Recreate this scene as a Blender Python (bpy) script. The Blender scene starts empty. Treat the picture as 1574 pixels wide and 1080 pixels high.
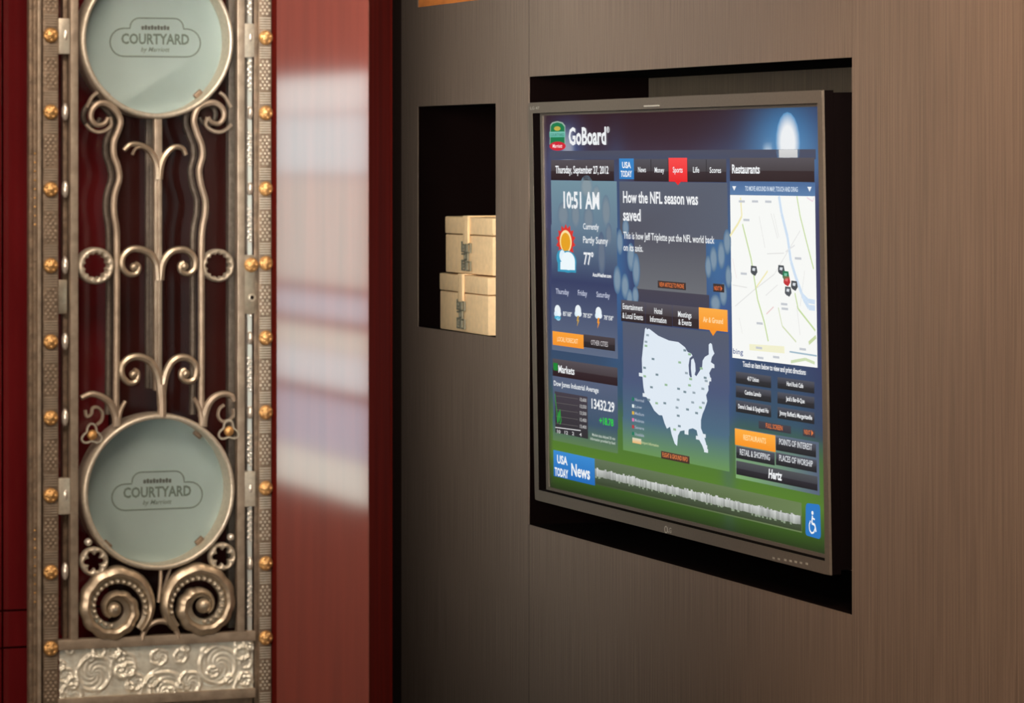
import bpy, bmesh, math, random
from mathutils import Vector, Matrix
random.seed(7)
R = math.radians
sc = bpy.context.scene
COL = sc.collection
F = 5400.0; CX = 787.0; HY = 240.0; EYE = 1.6        # focal length and horizon in photo pixels, eye height in m

# ------------------------------------------------------------------ camera
cd = bpy.data.cameras.new('camera'); cam = bpy.data.objects.new('camera', cd); COL.objects.link(cam)
cam.location = (0, 0, EYE); cam.rotation_euler = (R(90), 0, 0)
cd.sensor_width = 36; cd.lens = F*36/1574; cd.shift_y = -(540-HY)/1574; cd.clip_end = 60
cd.dof.use_dof = True; cd.dof.focus_distance = 5.85; cd.dof.aperture_fstop = 12
sc.camera = cam
sc.view_settings.view_transform = 'Standard'; sc.view_settings.look = 'None'
sc.view_settings.exposure = 0; sc.view_settings.gamma = 1; sc.view_settings.use_curve_mapping = False
w = bpy.data.worlds.new('world'); sc.world = w; w.use_nodes = True
w.node_tree.nodes['Background'].inputs[0].default_value = (.9, .85, .8, 1)
w.node_tree.nodes['Background'].inputs[1].default_value = .05

# ------------------------------------------------------------------ frames: x to the right, y into the surface, z up
TH = R(20.3)
def frame(origin, ax):
    ax = Vector(ax).normalized(); z = Vector((0, 0, 1)); y = z.cross(ax)
    m = Matrix((ax, y, z)).transposed().to_4x4(); m.translation = Vector(origin); return m
P0 = Vector((523/F*5.2, 5.2, 0))                       # near edge of the television niche
MW = frame(P0, (math.sin(TH), -math.cos(TH), 0))       # the panelled wall
G0 = Vector(((418-CX)/F*4.5, 4.5, 0))                  # right edge of the metal screen
MG = frame(G0, (math.cos(TH), math.sin(TH), 0))        # the metal screen and column
tl = R(1.0); rl = R(.06)
a = Vector((math.sin(TH), -math.cos(TH), 0)); n = Vector((-math.cos(TH), -math.sin(TH), 0)); z = Vector((0, 0, 1))
up = math.cos(tl)*z+math.sin(tl)*n; nn = math.cos(tl)*n-math.sin(tl)*z
a2 = math.cos(rl)*a+math.sin(rl)*up; u2 = -math.sin(rl)*a+math.cos(rl)*up
TVW, TVH, ZT = 1.255, .7288, 5.272
TR = Vector((.0882*ZT, ZT, EYE+.01885*ZT))
MT = Matrix((a2, -nn, u2)).transposed().to_4x4(); MT.translation = TR-a2*TVW-u2*TVH   # lower left front corner of the television
def pix(M, px, py, y=0.0):
    """photo pixel -> local (x, z) on the plane local y of frame M"""
    Mi = M.inverted(); o = Mi @ Vector((0, 0, EYE))
    d = Mi.to_3x3() @ Vector(((px-CX)/F, 1, -(py-HY)/F)); t = (y-o.y)/d.y
    p = o+d*t; return p.x, p.z

def area(name, loc, tgt, size, power, col, sy=None, spread=180):
    l = bpy.data.lights.new(name, 'AREA'); l.energy = power; l.color = col; l.size = size; l.spread = R(spread)
    if sy: l.shape = 'RECTANGLE'; l.size_y = sy
    o = bpy.data.objects.new(name, l); COL.objects.link(o); o.location = loc
    o.rotation_euler = (Vector(tgt)-Vector(loc)).to_track_quat('-Z', 'Y').to_euler(); return o
def spot(name, loc, tgt, power, col, ang, blend=.9, rad=.06):
    l = bpy.data.lights.new(name, 'SPOT'); l.energy = power; l.color = col; l.spot_size = R(ang); l.spot_blend = blend; l.shadow_soft_size = rad
    o = bpy.data.objects.new(name, l); COL.objects.link(o); o.location = loc
    o.rotation_euler = (Vector(tgt)-Vector(loc)).to_track_quat('-Z', 'Y').to_euler(); return o
def WP(x, out, zz): return tuple(MW @ Vector((x, -out, zz)))      # along the panelled wall, out from it, height
area('pier_fill_strip', WP(4.2, 2.22, 1.9), WP(-.85, 0, 1.72), .22, 6, (1, .93, .84), 1.0, spread=20)  # added unseen strip light, lights the pier and fades it past the column
area('alcove_fill_light', WP(-1.22, .86, 1.65), WP(-1.22, 0, 1.65), .3, 3.0, (.84, .96, .98), 1.5, spread=112)  # added fill light hidden behind the column to brighten the pier
area('ceiling_panel_light', WP(1.6, 1.5, 2.7), WP(.6, 0, 1.2), 1.0, 46, (1, .78, .60))
area('room_fill_light', WP(2.6, 4.0, 1.6), WP(.2, 0, 1.4), 1.3, 46, (1, .78, .60))
area('alcove_ceiling_light', WP(-1.0, .5, 2.72), WP(-1.0, .45, 0), .35, 7.0, (1, .95, .86))
spot('wall_downlight', WP(1.0, .35, 2.7), WP(.85, 0, 1.4), 60, (1, .72, .48), 100)
WIN_POWER = 4.3

# ------------------------------------------------------------------ helpers
def mat(name, col, rough=.5, metal=0.0, bump=0.0, bscale=(40, 40, 40), var=0.0, vscale=None, spec=.5, coat=0.0, coatr=.1, emit=None, estr=1.0, detail=4, col2=None, ior=None, aniso=0):
    m = bpy.data.materials.new(name); m.use_nodes = True; nt = m.node_tree; b = nt.nodes['Principled BSDF']
    b.inputs['Base Color'].default_value = (*col, 1); b.inputs['Roughness'].default_value = rough; b.inputs['Metallic'].default_value = metal
    b.inputs['Specular IOR Level'].default_value = spec; b.inputs['Coat Weight'].default_value = coat; b.inputs['Coat Roughness'].default_value = coatr
    if coat == 1: b.inputs['Coat IOR'].default_value = 2.1
    if ior: b.inputs['IOR'].default_value = ior
    if emit: b.inputs['Emission Color'].default_value = (*emit, 1); b.inputs['Emission Strength'].default_value = estr
    if bump or var:
        tc = nt.nodes.new('ShaderNodeTexCoord')
        def noise(s):
            mp = nt.nodes.new('ShaderNodeMapping'); mp.inputs['Scale'].default_value = s; nt.links.new(tc.outputs['Object'], mp.inputs[0])
            nz = nt.nodes.new('ShaderNodeTexNoise'); nz.inputs['Scale'].default_value = 1; nz.inputs['Detail'].default_value = detail
            nt.links.new(mp.outputs[0], nz.inputs[0]); return nz
        if bump:
            nz = noise(bscale); bp = nt.nodes.new('ShaderNodeBump'); bp.inputs['Strength'].default_value = bump; bp.inputs['Distance'].default_value = .002
            nt.links.new(nz.outputs[0], bp.inputs['Height']); nt.links.new(bp.outputs[0], b.inputs['Normal'])
        if var:
            nz = noise(vscale or bscale); cr = nt.nodes.new('ShaderNodeValToRGB')
            c2 = col2 or tuple(c*(1-var) for c in col); c1 = tuple(min(1, c*(1+var)) for c in col)
            cr.color_ramp.elements[0].position = .35; cr.color_ramp.elements[1].position = .65
            cr.color_ramp.elements[0].color = (*c2, 1); cr.color_ramp.elements[1].color = (*c1, 1)
            nt.links.new(nz.outputs[0], cr.inputs[0]); nt.links.new(cr.outputs[0], b.inputs['Base Color'])
    return m
M = dict(
    laminate=mat('brown_laminate', (.20, .143, .108), .42, 0, .35, (420, 420, 5), .22, (400, 400, 5), spec=.45),
    seam=mat('dark_seam', (.01, .008, .007), .8),
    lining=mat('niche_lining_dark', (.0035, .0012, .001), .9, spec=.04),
    liningtv=mat('television_niche_back', (.13, .098, .066), .6, 0, .3, (420, 420, 5), .2),
    amber=mat('amber_wood_lining', (.42, .14, .02), .5, 0, .1, (60, 60, 60), .15),
    darkred=mat('darker_red_panel', (.028, .0045, .0035), .25, 0, .03, (9, 9, 5), .25, (14, 14, 3), spec=.35),  # darker red for the panels right of the joint
    red=mat('red_lacquer', (.095, .006, .008), .16, 0, .03, (9, 9, 5), .25, (14, 14, 3), spec=.7, coat=.3),
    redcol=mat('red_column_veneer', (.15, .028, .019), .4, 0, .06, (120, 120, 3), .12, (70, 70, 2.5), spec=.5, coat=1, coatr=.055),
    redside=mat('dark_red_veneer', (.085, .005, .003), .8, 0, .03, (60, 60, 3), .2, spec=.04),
    shine=mat('shiny_silver', (.80, .78, .72), .26, .7, .1, (90, 90, 90)),
    backshade=mat('shaded_back_metal', (.13, .11, .09), .55, .5, .3, (160, 160, 160), .2),  # grille metal darkened: the back layer's shade is in this colour
    darkwall=mat('dark_brown_wall', (.03, .012, .007), .7),
    floor=mat('floor_stone', (.12, .1, .085), .35, 0, 0, (4, 4, 4), .15),
    ceil=mat('ceiling_paint', (.55, .5, .44), .8),
    paint=mat('wall_paint', (.24, .19, .15), .7),
    nickel=mat('aged_nickel', (.36, .30, .235), .48, .6, .25, (160, 160, 160), .18, (60, 60, 60)),
    bronze=mat('dull_bronze', (.215, .165, .12), .5, .6, .5, (220, 220, 220), .25, (90, 90, 90)),
    silver=mat('polished_silver', (.46, .40, .31), .36, .8, .2, (120, 120, 120), .1),
    bright=mat('bright_cast_metal', (.58, .54, .45), .38, .6, .2, (200, 200, 200), .1),
    gold=mat('gold_rosette', (.66, .40, .16), .4, .75, .7, (260, 260, 260), .2),
    glass=mat('frosted_glass', (.52, .68, .68), .42, 0, 0, spec=.4, var=.05, vscale=(9, 9, 9)),
    ink=mat('grey_green_print', (.11, .16, .14), .6),
    inkd=mat('dark_print', (.08, .10, .09), .6),
    bezel=mat('grey_bezel', (.17, .135, .105), .42, .2, .05, (200, 200, 200), .05),
    black=mat('black_plastic', (.0035, .0018, .0018), .9, spec=.04),
    plate=mat('pale_embossed_plate', (.74, .75, .67), .36, .45, .6, (90, 90, 90), .12),
    icon=mat('pale_icon_print', (.5, .45, .38), .5),
    cream=mat('cream_leather', (.90, .62, .34), .55, 0, .25, (70, 70, 70), .05, spec=.35),
    clasp=mat('silver_clasp', (.27, .25, .18), .45, .4),
    winframe=mat('window_frame_paint', (.3, .25, .2), .5),
)
def finish(name, bm, m, parent=None, smooth=False, M4=None, ang=40):
    me = bpy.data.meshes.new(name); bmesh.ops.recalc_face_normals(bm, faces=bm.faces); bm.to_mesh(me); bm.free()
    me.materials.append(m)
    if smooth:
        for p in me.polygons: p.use_smooth = True
        me.set_sharp_from_angle(angle=R(ang))
    o = bpy.data.objects.new(name, me); COL.objects.link(o)
    if parent: o.parent = parent
    if M4 is not None: o.matrix_local = M4
    return o
def link(name, me, parent, loc=(0, 0, 0), rot=None, scale=None):
    o = bpy.data.objects.new(name, me); COL.objects.link(o); o.parent = parent; o.location = loc
    if rot: o.rotation_euler = rot
    if scale: o.scale = scale
    return o
def empty(name, M4, label, cat, group=None):
    o = bpy.data.objects.new(name, None); COL.objects.link(o); o.matrix_world = M4; o.empty_display_size = .1
    o['label'] = label; o['category'] = cat
    if group: o['group'] = group
    return o
def struct(o): o['kind'] = 'structure'; return o
def T(M4, x, y, zz): return M4 @ Matrix.Translation((x, y, zz))
def box(bm, x0, x1, y0, y1, z0, z1, bev=0):
    vs = [bm.verts.new(p) for p in ((x0, y0, z0), (x1, y0, z0), (x1, y1, z0), (x0, y1, z0), (x0, y0, z1), (x1, y0, z1), (x1, y1, z1), (x0, y1, z1))]
    fs = [bm.faces.new([vs[i] for i in q]) for q in ((0, 3, 2, 1), (4, 5, 6, 7), (0, 1, 5, 4), (1, 2, 6, 5), (2, 3, 7, 6), (3, 0, 4, 7))]
    if bev:
        es = list({e for f_ in fs for e in f_.edges}); bmesh.ops.bevel(bm, geom=es, offset=bev, segments=2, profile=.6, affect='EDGES')
    return vs
def B(*a_, **k): bm = bmesh.new(); box(bm, *a_, **k); return bm
def prism(bm, pts, y0, y1):
    f0 = [bm.verts.new((x, y0, zz)) for x, zz in pts]; f1 = [bm.verts.new((x, y1, zz)) for x, zz in pts]
    bm.faces.new(f0); bm.faces.new(f1[::-1]); k = len(pts)
    for i in range(k): bm.faces.new((f0[i], f0[(i+1) % k], f1[(i+1) % k], f1[i]))
def smooth_path(pts, sub=6):
    out = []; k = len(pts)
    for i in range(k-1):
        p0, p1, p2, p3 = pts[max(i-1, 0)], pts[i], pts[i+1], pts[min(i+2, k-1)]
        for j in range(sub):
            t = j/sub
            out.append(tuple(.5*((2*p1[c])+(-p0[c]+p2[c])*t+(2*p0[c]-5*p1[c]+4*p2[c]-p3[c])*t*t+(-p0[c]+3*p1[c]-3*p2[c]+p3[c])*t**3) for c in range(len(p1))))
    out.append(tuple(pts[-1])); return out
def sweep(bm, pts, wid, dep, y=0.0, seg=8, wfun=None):
    """closed tube of elliptical section along a path of (x, z) at depth y; width in the plane, dep along y"""
    rings = []; k = len(pts)
    for i, p in enumerate(pts):
        q0 = pts[max(i-1, 0)]; q1 = pts[min(i+1, k-1)]; dx, dz = q1[0]-q0[0], q1[1]-q0[1]; L = math.hypot(dx, dz) or 1
        nx, nz = -dz/L, dx/L; ww = wid*(wfun(i/(k-1)) if wfun else 1)
        rings.append([bm.verts.new((p[0]+nx*ww/2*math.cos(t), y-dep/2*math.sin(t), p[1]+nz*ww/2*math.cos(t))) for t in [2*math.pi*j/seg for j in range(seg)]])
    for r0, r1 in zip(rings, rings[1:]):
        for j in range(seg): bm.faces.new((r0[j], r0[(j+1) % seg], r1[(j+1) % seg], r1[j]))
    bm.faces.new(rings[0]); bm.faces.new(rings[-1][::-1])
def lathe(bm, prof, cx=0, cz=0, seg=48, cy=0):
    """prof: list of (radius, y), turned about the y axis through (cx, cz)"""
    rings = []
    for r, y in prof:
        rings.append([bm.verts.new((cx+r*math.cos(2*math.pi*j/seg), cy+y, cz+r*math.sin(2*math.pi*j/seg))) for j in range(seg)])
    for r0, r1 in zip(rings, rings[1:]):
        for j in range(seg): bm.faces.new((r0[j], r0[(j+1) % seg], r1[(j+1) % seg], r1[j]))
    return rings
def dome(bm, cx, cy, cz, r, h, seg=8, rings=2):
    prev = [bm.verts.new((cx+r*math.cos(2*math.pi*j/seg), cy, cz+r*math.sin(2*math.pi*j/seg))) for j in range(seg)]
    for k in range(1, rings):
        t = math.pi/2*k/rings
        cur = [bm.verts.new((cx+r*math.cos(t)*math.cos(2*math.pi*j/seg), cy-h*math.sin(t), cz+r*math.cos(t)*math.sin(2*math.pi*j/seg))) for j in range(seg)]
        for j in range(seg): bm.faces.new((prev[j], prev[(j+1) % seg], cur[(j+1) % seg], cur[j]))
        prev = cur
    top = bm.verts.new((cx, cy-h, cz))
    for j in range(seg): bm.faces.new((prev[j], prev[(j+1) % seg], top))
def panel_mesh(bm, xs, zs, holes, y0, y1):
    """slab over the grid xs x zs from y0 to y1, leaving out the cells listed in holes"""
    def solid(i, j): return 0 <= i < len(xs)-1 and 0 <= j < len(zs)-1 and (i, j) not in holes
    V = {}
    def v(i, j, y):
        if (i, j, y) not in V: V[i, j, y] = bm.verts.new((xs[i], y, zs[j]))
        return V[i, j, y]
    for i in range(len(xs)-1):
        for j in range(len(zs)-1):
            if not solid(i, j): continue
            for y in (y0, y1): bm.faces.new([v(i, j, y), v(i+1, j, y), v(i+1, j+1, y), v(i, j+1, y)])
            for (di, dj, p, q) in ((-1, 0, (i, j), (i, j+1)), (1, 0, (i+1, j), (i+1, j+1)), (0, -1, (i, j), (i+1, j)), (0, 1, (i, j+1), (i+1, j+1))):
                if not solid(i+di, j+dj): bm.faces.new([v(*p, y0), v(*q, y0), v(*q, y1), v(*p, y1)])
def lining(bm, x0, x1, z0, z1, y0, y1, t=.012):
    box(bm, x0-t, x0, y0, y1, z0-t, z1+t); box(bm, x1, x1+t, y0, y1, z0-t, z1+t)
    box(bm, x0, x1, y0, y1, z0-t, z0); box(bm, x0, x1, y0, y1, z1, z1+t); box(bm, x0-t, x1+t, y1, y1+t, z0-t, z1+t)

# ------------------------------------------------------------------ the room (local frame of the panelled wall: x near/right, y into the wall)
CEIL = 2.75; XF, XN, YL = -2.36, 7.6, -4.6
struct(finish('floor', B(XF-.2, XN+.2, YL-.2, .5, -.1, 0), M['floor'], M4=MW))
struct(finish('ceiling', B(XF-.2, XN+.2, YL-.2, .5, CEIL, CEIL+.1), M['ceil'], M4=MW))
NW = 1.3617                                             # width of the television niche
pxs = lambda px, py=500: pix(MW, px, py)[0]
SX0, SX1, SZ0, SZ1 = pxs(642), pxs(762), 1.257, 1.700   # small niche
TZ0, TZ1 = .9211, 1.7464
WX0, WX1, WZ0, WZ1 = 3.10, 4.02, .83, 1.80              # window, beyond the right edge of the photograph
wr = finish('wall_right', (lambda bm: (panel_mesh(bm, [XF-.2, WX0, WX1, XN+.2], [0, WZ0, WZ1, CEIL], {(1, 1)}, .36, .46), bm)[1])(bmesh.new()), M['darkwall'], M4=MW); struct(wr)
g = .0012
def wpanel(xs, zs, holes=(), yoff=0):
    bm = bmesh.new(); panel_mesh(bm, xs, zs, set(holes), yoff, .002)
    o = finish('panel', bm, M['laminate'], wr); return o
XE = pxs(617)
finish('end_panel', B(XF+.04, XE-.001, .0005, .03, 0, CEIL-.002), M['darkwall'], wr)
wpanel([XE, SX0, SX1, -NW-g], [0, SZ0, SZ1, 1.8995, 2.35, CEIL-.002], [(1, 1), (1, 3)])          # pier with two small niches
wpanel([-NW+g, -g], [TZ1, CEIL-.002])                                                        # above the television
wpanel([-NW+g, -g], [0.0, TZ0])                                                              # below the television
wpanel([g, 1.35], [0, CEIL-.002], yoff=-.001); wpanel([1.3525, 2.7], [0, CEIL-.002])
wpanel([2.7025, WX0, WX1, 4.4], [0, WZ0, WZ1, CEIL-.002], [(1, 1)]); wpanel([4.4025, 6.0], [0, CEIL-.002]); wpanel([6.0025, XN], [0, CEIL-.002])
for xq in (-NW, 0):
    for z0_, z1_ in ((0, TZ0), (TZ1, CEIL-.002)): finish('seam', B(xq-g, xq+g, .0003, .0019, z0_, z1_), M['seam'], wr)
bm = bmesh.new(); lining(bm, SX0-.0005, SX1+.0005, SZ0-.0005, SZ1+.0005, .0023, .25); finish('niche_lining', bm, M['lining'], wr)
bm = bmesh.new(); lining(bm, SX0-.0005, SX1+.0005, 1.899, 2.3505, .0023, .13); finish('niche_lining', bm, M['amber'], wr)['label'] = 'amber niche lining'
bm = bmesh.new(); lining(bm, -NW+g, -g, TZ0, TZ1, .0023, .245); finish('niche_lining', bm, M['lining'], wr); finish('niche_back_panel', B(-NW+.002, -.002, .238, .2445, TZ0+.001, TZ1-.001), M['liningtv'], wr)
# far end of the alcove, lacquered wall behind the metal screen, the rest of the room
GX0, GY0 = (MW.inverted() @ G0).x, (MW.inverted() @ G0).y         # (.375, -1.004)
struct(finish('wall_front', B(XF-.1, XF, -1.1, .36, 0, CEIL), M['darkwall'], M4=MW))
wl = struct(finish('wall_left', B(XF-.1, XN+.1, YL-.1, YL, 0, CEIL), M['paint'], M4=MW))
struct(finish('wall_back', B(XN, XN+.1, YL, .36, 0, CEIL), M['paint'], M4=MW))
# lacquered wall: built in the frame of the metal screen (x right, y away)
MIR = .075
zj1 = pix(MG, 20, 938, MIR)[1]; zj2 = pix(MG, 20, 995, MIR)[1]
lw = struct(finish('wall_lacquered', B(-3.6, .0, MIR+.02, MIR+.12, 0, CEIL), M['redside'], M4=MG))
struct(finish('wall_alcove', B(.0, .10, .26, 2.7, 0, CEIL), M['darkwall'], M4=MG))
xj = pix(MG, 4, 500, MIR)[0]
xk = pix(MG, 168, 500, MIR)[0]
for x0, x1 in ((-1.25, xj-.0012), (xj+.0012, xk-.0008), (xk+.0008, -.001), (-2.4, -1.252), (-3.6, -2.402)):
    for z0, z1 in ((0, zj2-.0012), (zj2+.0012, zj1-.0012), (zj1+.0012, CEIL)):
        finish('panel', B(x0, x1, MIR, MIR+.019, z0, z1, bev=.0008), M['darkred' if x0 > xk else 'red'], lw)
# window beside the camera, seen only as the reflection in the column
def emitmat(name, col, s): return mat(name, (.02, .02, .02), .3, emit=col, estr=s)
wn = struct(finish('window_1', (lambda bm: (panel_mesh(bm, [WX0, WX0+.03, WX1-.03, WX1], [WZ0, WZ0+.02, WZ1-.02, WZ1], {(1, 1)}, .01, .1), bm)[1])(bmesh.new()), M['winframe'], M4=MW))
def zr(py): return EYE-(py-HY)/F*7.75                             # height seen at photo row py in the column's reflection
bands = [(100, 172, (.78, .86, .80), 1.25), (176, 268, (.68, .86, .84), 1.2), (272, 440, (.72, .78, .68), 1.0), (450, 492, (.66, .78, .84), .95), (503, 540, (.82, .86, .72), 1.05), (543, 598, (.78, .88, .86), 1.1),
         (610, 700, (.62, .70, .80), .85), (703, 778, (.92, .92, .78), 1.05)]
for k, (p0, p1, c, s) in enumerate(bands):
    finish('pane', B(WX0+.03, WX1-.03, .05, .056, zr(p1), zr(p0)), emitmat('daylit_pane_%d' % k, (c[0]*.84, c[1]*.97, c[2]), WIN_POWER*s), wn)
for p0, p1 in ((440, 450), (492, 503), (598, 610)):
    finish('glazing_bar', B(WX0+.03, WX1-.03, .03, .07, zr(p1), zr(p0)), M['winframe'], wn)

# ------------------------------------------------------------------ red column
cw = pix(MG, 568, 540, -.02)[0]
colm = bmesh.new()
x600, _ = pix(MG, 603, 540, .10)
def ring_at(zz): return [colm.verts.new((x, y, zz)) for x, y in ((.0005, -.02), (cw-.0015, -.02), (cw, -.0185), (x600-.004, .096), (x600, .10), (x600, .259), (.0005, .259))]
lo, hi = ring_at(0), ring_at(CEIL)
colm.faces.new(lo[::-1]); colm.faces.new(hi)
sf = [colm.faces.new((lo[i], lo[(i+1) % 7], hi[(i+1) % 7], hi[i])) for i in range(7)]
col_e = empty('column', T(MG, 0, 0, 0), 'tall polished red veneered column between the metal screen and the brown panelling', 'column')
me = bpy.data.meshes.new('shaft')
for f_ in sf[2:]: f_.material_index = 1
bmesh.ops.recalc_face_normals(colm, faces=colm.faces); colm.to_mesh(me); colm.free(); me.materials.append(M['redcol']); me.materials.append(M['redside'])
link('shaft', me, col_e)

# ------------------------------------------------------------------ the metal screen
gr = empty('metal_screen', MG, 'ornate silver and bronze metal grille with round glass discs in front of red lacquer', 'grille')
def gp(px, py, y=0.0): return pix(MG, px, py, y)
def gx(px, y=0.0): return pix(MG, px, 540, y)[0]
S = 1/1205.0                                            # metres per photo pixel on the screen
def part(name, bm, m, smooth=True, parent=gr, **k): return finish(name, bm, m, parent, smooth, **k)
ZB, ZTOP = .02, 2.3
ZRAIL = gp(90, 985, -.004)[1]
def vbar(name, p0, p1, y0, y1, m, z0=ZB, z1=ZTOP, bev=.0012):
    return part(name, B(gx(p0, y0), gx(p1, y0), y0, y1, z0, z1, bev=bev), m)
# outer mouldings on the left
vbar('moulding', 45, 51, .004, .018, M['bronze']); vbar('moulding', 51.5, 57, .000, .016, M['bronze']); vbar('moulding', 58, 63.5, -.004, .014, M['nickel'])
vbar('moulding', 63.5, 66, .006, .014, M['bronze'])
bm = bmesh.new()                                        # small gilt flecks along the outer moulding
for z0_, z1_ in ((236, 345), (815, 925)):
    for i in range(9):
        x_, z_ = gp(54, z0_+(z1_-z0_)*i/8, -.001); dome(bm, x_, .0005, z_, .0017, .0015, 6, 2)
part('gilt_beading', bm, M['gold'])['kind'] = 'stuff'
# two embossed strips with gold rosettes
zros = [gp(77, py)[1] for py in (54, 172, 291, 408, 525, 642, 761, 879, 996)]
dz = (zros[0]-zros[-1])/8
zros = [zros[0]+dz*k for k in range(5, 0, -1)]+zros+[zros[-1]-dz*k for k in range(1, 9)]
zros = [q for q in zros if ZB+.02 < q < ZTOP-.02]
rb = bmesh.new()                                        # hammered flower boss
lathe(rb, [(.0085, 0), (.0095, -.0015), (.0085, -.0035), (.006, -.0045), (.003, -.006), (.0003, -.0066)], seg=14)
for j in range(6): dome(rb, .0062*math.cos(j*math.pi/3), -.0032, .0062*math.sin(j*math.pi/3), .0028, .0024, 6, 2)
rme = bpy.data.meshes.new('rosette'); rb.to_mesh(rme); rb.free(); rme.materials.append(M['gold'])
for p_ in rme.polygons: p_.use_smooth = True
for p0, p1, pc in ((66, 90, 77.5), (397.5, 417.5, 408)):
    vbar('embossed_strip', p0, p1, 0, .012, M['bronze'])
    bm = bmesh.new(); x0, x1 = gx(p0), gx(p1); xc = (x0+x1)/2; hw = (x1-x0)/2
    for q in zros:
        for sgn in (-1, 1):
            for i in range(5):
                zz = q+sgn*(.0125+i*.0032); box(bm, x0+.0015, x1-.0015, -.0009, .0005, zz-.0008, zz+.0008)
        r0 = q-.0305; k = 0
        while r0 > q-dz+.0305:
            for c in ((-.55, .0, .55) if k % 2 else (-.28, .28)):
                dome(bm, xc+c*hw*1.15, .0002, r0, .0021, .0016, 6, 2)
            r0 -= .0043; k += 1
    part('embossing', bm, M['bright'] if p0 > 300 else M['nickel'])['kind'] = 'stuff'
    for q in zros:
        o = link('rosette', rme, gr, (gx(pc), -.0008, q), (0, random.uniform(0, 1), 0)); o['label'] = 'gold rosette'
# inner rails
vbar('rail', 108.5, 120.5, -.004, .010, M['nickel'], ZRAIL); vbar('rail', 365, 376.5, -.004, .010, M['nickel'], ZRAIL)
vbar('backing_bar', 97, 104, .012, .018, M['bronze'], ZRAIL); vbar('rail', 390.5, 396.5, .004, .012, M['bronze'], bev=.0006)
# knobs in the left channel, beaded rod in the right channel
kb = bmesh.new(); lathe(kb, [(.0002, -.007), (.003, -.0062), (.0055, -.003), (.006, 0), (.0055, .003), (.003, .0062), (.0002, .007)], seg=12)
kme = bpy.data.meshes.new('knob'); kb.to_mesh(kme); kb.free(); kme.materials.append(M['shine'])
for p_ in kme.polygons: p_.use_smooth = True
for q in zros:
    if q > ZRAIL+.02:
        o = link('knob', kme, gr, (gx(100.5), .002, q), scale=(.75, .9, 1.9))
        o = link('knob', kme, gr, (gx(384.5), .002, q), scale=(.7, .9, 1.5))
bm = bmesh.new(); bx_ = gx(384.5)
box(bm, bx_-.0028, bx_+.0028, .002, .010, ZRAIL, ZTOP)
for q in [q for q in zros if q > ZRAIL+.05]:
    zz = q-.026; k = 0
    while zz > q-dz+.026:
        dome(bm, bx_+(.0014 if k % 2 else -.0014), .002, zz, .0025, .0030, 7, 2); zz -= .0037; k += 1
part('beaded_rod', bm, M['shine'])
# bright blocks beside the discs
for px0, px1, py0, py1 in ((90.5, 107.5, 28, 83), (371, 391, 36, 88), (90.5, 108, 735, 790), (372.5, 392.5, 725, 778)):
    x0, z1_ = gp(px0, py0, -.003); x1, z0_ = gp(px1, py1, -.003)
    part('block', B(x0, x1, -.003, .012, z0_, z1_, bev=.001), M['bright'])
x0, z1_ = gp(90, 430, .004); x1, z0_ = gp(103, 482, .004); part('lock_plate', B(x0, x1, .004, .012, z0_, z1_, bev=.001), M['silver'])
x0, z1_ = gp(371, 392, -.002); x1, z0_ = gp(392, 482, -.002); lp = part('lock_plate', B(x0, x1, -.002, .010, z0_, z1_, bev=.001), M['silver'])
o = link('rosette', rme, gr, (gx(385), -.003, gp(385, 407)[1]))
bm = bmesh.new(); hx, hz = gp(387, 457, -.002); lathe(bm, [(.0048, -.0032), (.0052, -.0024), (.0048, -.0021)], hx, hz, 16); dome(bm, hx, -.0021, hz, .0048, .0008, 16, 2); part('washer', bm, M['bright'])
bm = bmesh.new(); dome(bm, hx, -.0030, hz, .0026, .0004, 12, 1); part('screw_hole', bm, M['black'])
# (the back layer of bars is linked at the end of this section)
# round medallions: drum, lip, frosted disc, printed emblem
def text_mesh(s, bold=0.0, res=2, shear=0):
    c = bpy.data.curves.new('t', 'FONT'); c.body = s; c.size = 1; c.resolution_u = res; c.offset = bold; c.shear = shear
    o = bpy.data.objects.new('t', c); COL.objects.link(o)
    me_ = bpy.data.meshes.new_from_object(o.evaluated_get(bpy.context.evaluated_depsgraph_get()))
    V = [(v.co.x, v.co.y) for v in me_.vertices]; Fc = [tuple(p.vertices) for p in me_.polygons]
    bpy.data.objects.remove(o); bpy.data.curves.remove(c); bpy.data.meshes.remove(me_)
    return V, Fc
CAP = max(v[1] for v in text_mesh('H')[0])
def fit_text(s, x0, x1, zb, h, bold=0.0, res=2, capref='H', shear=0):
    """text stretched to span x0..x1 with baseline zb and capital height h; returns verts (x,z), faces"""
    V, Fc = text_mesh(s, bold, res, shear)
    xs = [v[0] for v in V]; mn, mx = min(xs), max(xs); k = (x1-x0)/(mx-mn); cap = CAP
    return [(x0+(v[0]-mn)*k, zb+v[1]/cap*h) for v in V], Fc
def add_flat(bm, VF, y):
    V, Fc = VF; vs = [bm.verts.new((x, y, zz)) for x, zz in V]
    for f_ in Fc:
        try: bm.faces.new([vs[i] for i in f_])
        except ValueError: pass
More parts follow.
